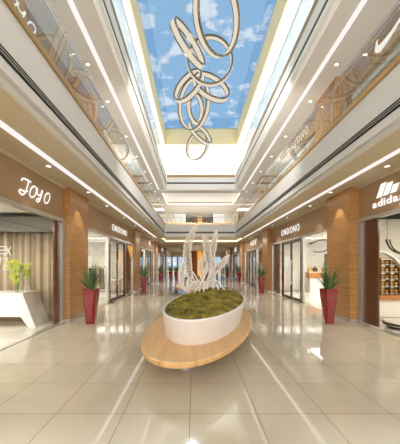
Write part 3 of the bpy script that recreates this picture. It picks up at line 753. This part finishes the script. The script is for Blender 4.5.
obj('rim', lathe(bm_new(), (0, 0, .1), [(.525, 0), (.535, .015), (.535, .05), (.525, .06)], 32, False), M['blackm'], tb)
cl = thing('curved_pendant_lamp', 'black curved pendant lamp hanging before the white arch, right shop', 'lamp', (0, 0, 0))
pts = [(5.76, 8, 2.54), (5.78, 8, 2.42), (5.9, 8, 2.24), (6.12, 8, 2.12), (6.5, 8, 2.05)]
obj('body', tube(bm_new(), cr3(pts, 5), .026, 8), M['blackm'], cl, True)
obj('body', tube(bm_new(), cr3([Vector(p)+Vector((.1, 0, -.012)) for p in pts], 5), .02, 8), M['blackm'], cl, True)
obj('cable', tube(bm_new(), [(5.78, 8, 2.42), (5.78, 8, 3.4)], .006, 5), M['blackm'], cl)
# ------------------------------------------------------------------ shop with curved lamps, middle right
ct = thing('shop_counter', 'white counter with orange wood band in the middle right shop', 'counter', (0, 0, 0))
obj('base', B(7.5, 9.3, 17.3, 17.9, .012, .95), M['white'], ct)
obj('band', B(7.4, 9.4, 17.2, 17.95, .95, 1.3), M['shelfwood'], ct)
obj('top', B(7.38, 9.42, 17.18, 17.97, 1.3, 1.34), M['white'], ct)
hang = thing('hanging_panel', 'grey hanging display panel inside the window of the middle right shop', 'panel', (6.2, 12.55, 0))
obj('board', B(-.02, .02, -.35, .15, 1.75, 2.3), M['grey'], hang); obj('cable', B(-.005, .005, -.1, -.09, 2.3, 3.4), M['blackm'], hang)
cl2 = thing('curved_pendant_lamp', 'black swooping pendant lamp under the ceiling of the middle right shop', 'lamp', (0, 0, 0))
obj('body', tube(bm_new(), cr3([(6.4, 14.8, 2.95), (6.5, 14.0, 3.05), (6.5, 13.2, 3.0), (6.4, 12.6, 2.8), (6.35, 12.4, 2.6)], 5), .05, 8), M['blackm'], cl2, True)
obj('body', tube(bm_new(), cr3([(6.5, 14.6, 2.5), (6.5, 13.6, 2.45), (6.5, 13.0, 2.55), (6.45, 12.6, 2.7)], 5), .03, 8), M['blackm'], cl2, True)
obj('cable', tube(bm_new(), [(6.5, 13.6, 3.0), (6.5, 13.6, 3.4)], .008, 5), M['blackm'], cl2)
BAG = [('brown', GARM[4]), ('black', GARM[0]), ('cream', GARM[1]), ('grey', GARM[3]), ('white', GARM[2]), ('blue-grey', GARM[5])]
for k, (nm, m) in enumerate(BAG):
    b = thing('handbag', '%s handbag standing on the white counter of the middle right shop' % nm, 'bag', (7.6+k*.3, 17.5, 1.34), group='handbags on the counter')
    bm = bm_new(); loft(bm, [[Vector((x*s*.12, y*s*.08, z)) for x, y in ((-1, -1), (1, -1), (1, 1), (-1, 1))] for z, s in ((0, 1), (.2, .95), (.28, .75))]); obj('body', bm, m, b)
    obj('handle', tube(bm_new(), [(.07*math.cos(a), 0, .26+.12*math.sin(a)) for a in (PI*q/8 for q in range(9))], .012, 5), m, b)
# ------------------------------------------------------------------ clothes shop, middle left
def rack(y0, x, label, cols):
    t = thing('clothes_rack', label, 'clothes rack', (x, y0, .012))
    for y in (0, 1.8):
        obj('post', tube(bm_new(), [(0, y, 0), (0, y, 1.7)], .02, 6), M['steel'], t); obj('foot', B(-.25, .25, y-.02, y+.02, 0, -.012), M['steel'], t)
    obj('rail', tube(bm_new(), [(0, 0, 1.68), (0, 1.8, 1.68)], .016, 6), M['steel'], t)
    return t
rack(13.0, -5.15, 'steel clothes rack behind the window of the middle left shop, nearer one', 0)
rack(15.9, -5.75, 'steel clothes rack behind the doors of the middle left shop, farther one', 0)
CN = ['dark brown', 'sand', 'white', 'grey', 'mustard', 'slate']
for (y0, x, which) in ((13.0, -5.15, 'nearer'), (15.9, -5.75, 'farther')):
    for k in range(6):
        g = thing('garment', '%s garment hanging on the %s steel clothes rack' % (CN[k], which), 'garment', (x, y0+.2+k*.28, 1.66), group='garments on the clothes racks')
        bm = bm_new(); loft(bm, [[Vector((xx*w, yy*.045, z)) for xx, yy in ((-1, -1), (1, -1), (1, 1), (-1, 1))] for z, w in ((-1.0-.1*(k % 3), .26), (-.6, .2), (-.25, .22), (-.1, .2), (-.03, .06))])
        obj('cloth', bm, GARM[k], g)
        obj('hanger', tube(bm_new(), [(-.18, 0, -.1), (0, 0, -.02), (.18, 0, -.1)], .008, 5), M['steel'], g)
st_ = thing('display_table', 'white display table with folded goods in the middle left shop', 'table', (-4.9, 16.7, .012))
obj('top', B(-.4, .4, -.7, .7, .82, .88), M['white'], st_)
for x in (-.35, .35):
    for y in (-.65, .65): obj('leg', B(x-.03, x+.03, y-.03, y+.03, 0, .82), M['white'], st_)
ban = tag(obj('triangular_panel', prism(bm_new(), [(16.0, 3.0), (17.15, 2.95), (17.0, 2.1)], -4.018, -4.008, 'X'), M['yellow']), 'golden triangular panel on the brown panel beside the clothes shop doors', 'sign')  # flat yellow triangle laid on the panel face
# far shops: pale curtains behind the glass
for i, k, y in ((0, 3, 18.8), (1, 3, 18.8), (0, 4, 28.0), (1, 4, 28.0)):
    bm = bm_new(); X = SHOP[i]+SG[i]*.9; a = []; b = []
    for q in range(121):
        yy = y+.2+7.2*q/120; xx = X+.05*math.sin(yy*18); a.append((xx, yy, 3.2)); b.append((xx, yy, .03))
    loft(bm, [a, b], False, False, False); c = obj('curtain', bm, M['curtain'], None, True)
    tag(c, 'pale striped curtain behind the glass of the %s %s shop along the hall' % (ORD[k-1], SIDE[i]), 'curtain')

# ------------------------------------------------------------------ world: sky with clouds
W = bpy.data.worlds.new('sky'); bpy.context.scene.world = W; W.use_nodes = True
nt = W.node_tree; N = nt.nodes; L = nt.links; bg = N['Background']
tc = N.new('ShaderNodeTexCoord'); sp = N.new('ShaderNodeSeparateXYZ'); L.new(tc.outputs['Generated'], sp.inputs[0])
def mth(op, a, b=None):
    n = N.new('ShaderNodeMath'); n.operation = op
    for i, q in enumerate((a, b)):
        if q is None: continue
        if isinstance(q, (int, float)): n.inputs[i].default_value = q
        else: L.new(q, n.inputs[i])
    return n.outputs[0]
zc = mth('MAXIMUM', sp.outputs[2], .12)
cb = N.new('ShaderNodeCombineXYZ'); L.new(mth('DIVIDE', sp.outputs[0], zc), cb.inputs[0]); L.new(mth('DIVIDE', sp.outputs[1], zc), cb.inputs[1])
ns = N.new('ShaderNodeTexNoise'); ns.inputs['Scale'].default_value = 7.5; ns.inputs['Detail'].default_value = 6; ns.inputs['Roughness'].default_value = .58
L.new(cb.outputs[0], ns.inputs['Vector'])
rp = N.new('ShaderNodeValToRGB'); rp.color_ramp.elements[0].position = .525; rp.color_ramp.elements[1].position = .60; L.new(ns.outputs['Fac'], rp.inputs[0])
gr = N.new('ShaderNodeValToRGB'); e = gr.color_ramp.elements
e[0].position = 0; e[0].color = rgb(196, 216, 232); e[1].position = .6; e[1].color = rgb(146, 186, 222); q = e.new(.15); q.color = rgb(146, 192, 230)
L.new(sp.outputs[2], gr.inputs[0])
mx = N.new('ShaderNodeMix'); mx.data_type = 'RGBA'; L.new(mth('MULTIPLY', rp.outputs[0], .72), mx.inputs[0]); L.new(gr.outputs[0], mx.inputs[6]); mx.inputs[7].default_value = rgb(238, 242, 246)
L.new(mx.outputs[2], bg.inputs[0]); bg.inputs[1].default_value = 1.0

# ------------------------------------------------------------------ lamps
for i in (0, 1):
    area('lower_strip_lamp', (hx(i, 3.77), 8, ZL-.02), (0, 0, 0), .14, 28, 14, (1, .97, .93))
    area('upper_strip_lamp', (hx(i, 3.22), 7, ZU-.02), (0, 0, 0), .12, 26, 14, (1, .97, .93))
    area('top_floor_fill_uplight', (hx(i, 3.9), 8, 8.9), (PI, 0, 0), .7, 28, 420, (1, .98, .96))  # unseen upward fill added to whiten the top ceiling and bounce down
    area('second_floor_fill_uplight', (hx(i, 3.45), 8, 5.15), (PI, 0, 0), .4, 28, 170, (1, .97, .93))  # added upward fill for the upper ceiling, no cove behind it
    for a, p in ((4.3, 105), (13.5, 150), (22.7, 60), (32, 50)):
        area('shop_lamp', (SHOP[i]+SG[i]*2.4, a, 3.36), (0, 0, 0), 1.2, 5.5, p*2.6, (1, .97, .92))
area('top_floor_end_fill', (XC, 23.5, 8.9), (PI, 0, 0), 6, 1.5, 320, (1, .98, .95))  # unseen upward fill added for the top floor's end wall
area('far_upper_lamp', (XC, 27.5, ZU-.03), (0, 0, 0), 6, 1.2, 160, (1, .95, .88))
area('far_lower_lamp', (XC, 25.3, ZL+.28), (0, 0, 0), 6, 3, 420, (1, .95, .88))
area('far_hall_lamp', (XC, 40, ZL-.03), (0, 0, 0), 6, 8, 320, (1, .95, .88))
area('far_upper_fill', (XC, 26, 4.7), (PI, 0, 0), 8, 5, 230, (1, .96, .9))  # unseen upward fill added to brighten the far upper ceiling
area('atrium_fill_lamp', (XC, 8.5, 6.6), (PI/2, 0, 0), 4, 2, 280, (1, .97, .93))  # added fill hung in mid-air, brightens the far bulkheads and ceilings
area('rear_fill_lamp', (XC, YN+.3, 5.2), (PI/2, 0, 0), 7, 8, 1600, (1, .98, .96))  # added fill light before the closed back wall, no entrance is built
sun = bpy.data.lights.new('sun', 'SUN'); sun.energy = 2.5; sun.angle = .02; so = bpy.data.objects.new('sun', sun); C.objects.link(so); so.rotation_euler = (math.radians(-55), 0, 0)

# ------------------------------------------------------------------ camera
cam = bpy.data.cameras.new('camera'); co = bpy.data.objects.new('camera', cam); C.objects.link(co)
co.location = (0, 0, 1.75); co.rotation_euler = (PI/2, 0, 0)
cam.sensor_fit = 'HORIZONTAL'; cam.sensor_width = 36; cam.lens = 36*267/400
cam.shift_x = 5.7/400; cam.shift_y = 43.5/400; cam.clip_start = .05; cam.clip_end = 3000
S = bpy.context.scene; S.camera = co
S.view_settings.view_transform = 'Standard'; S.view_settings.look = 'None'; S.view_settings.exposure = 0
S.cycles.use_denoising = True
S.cycles.max_bounces = 10; S.cycles.diffuse_bounces = 5; S.cycles.glossy_bounces = 5; S.cycles.transparent_max_bounces = 16
S.cycles.caustics_reflective = False; S.cycles.caustics_refractive = False
S.cycles.sample_clamp_indirect = 6
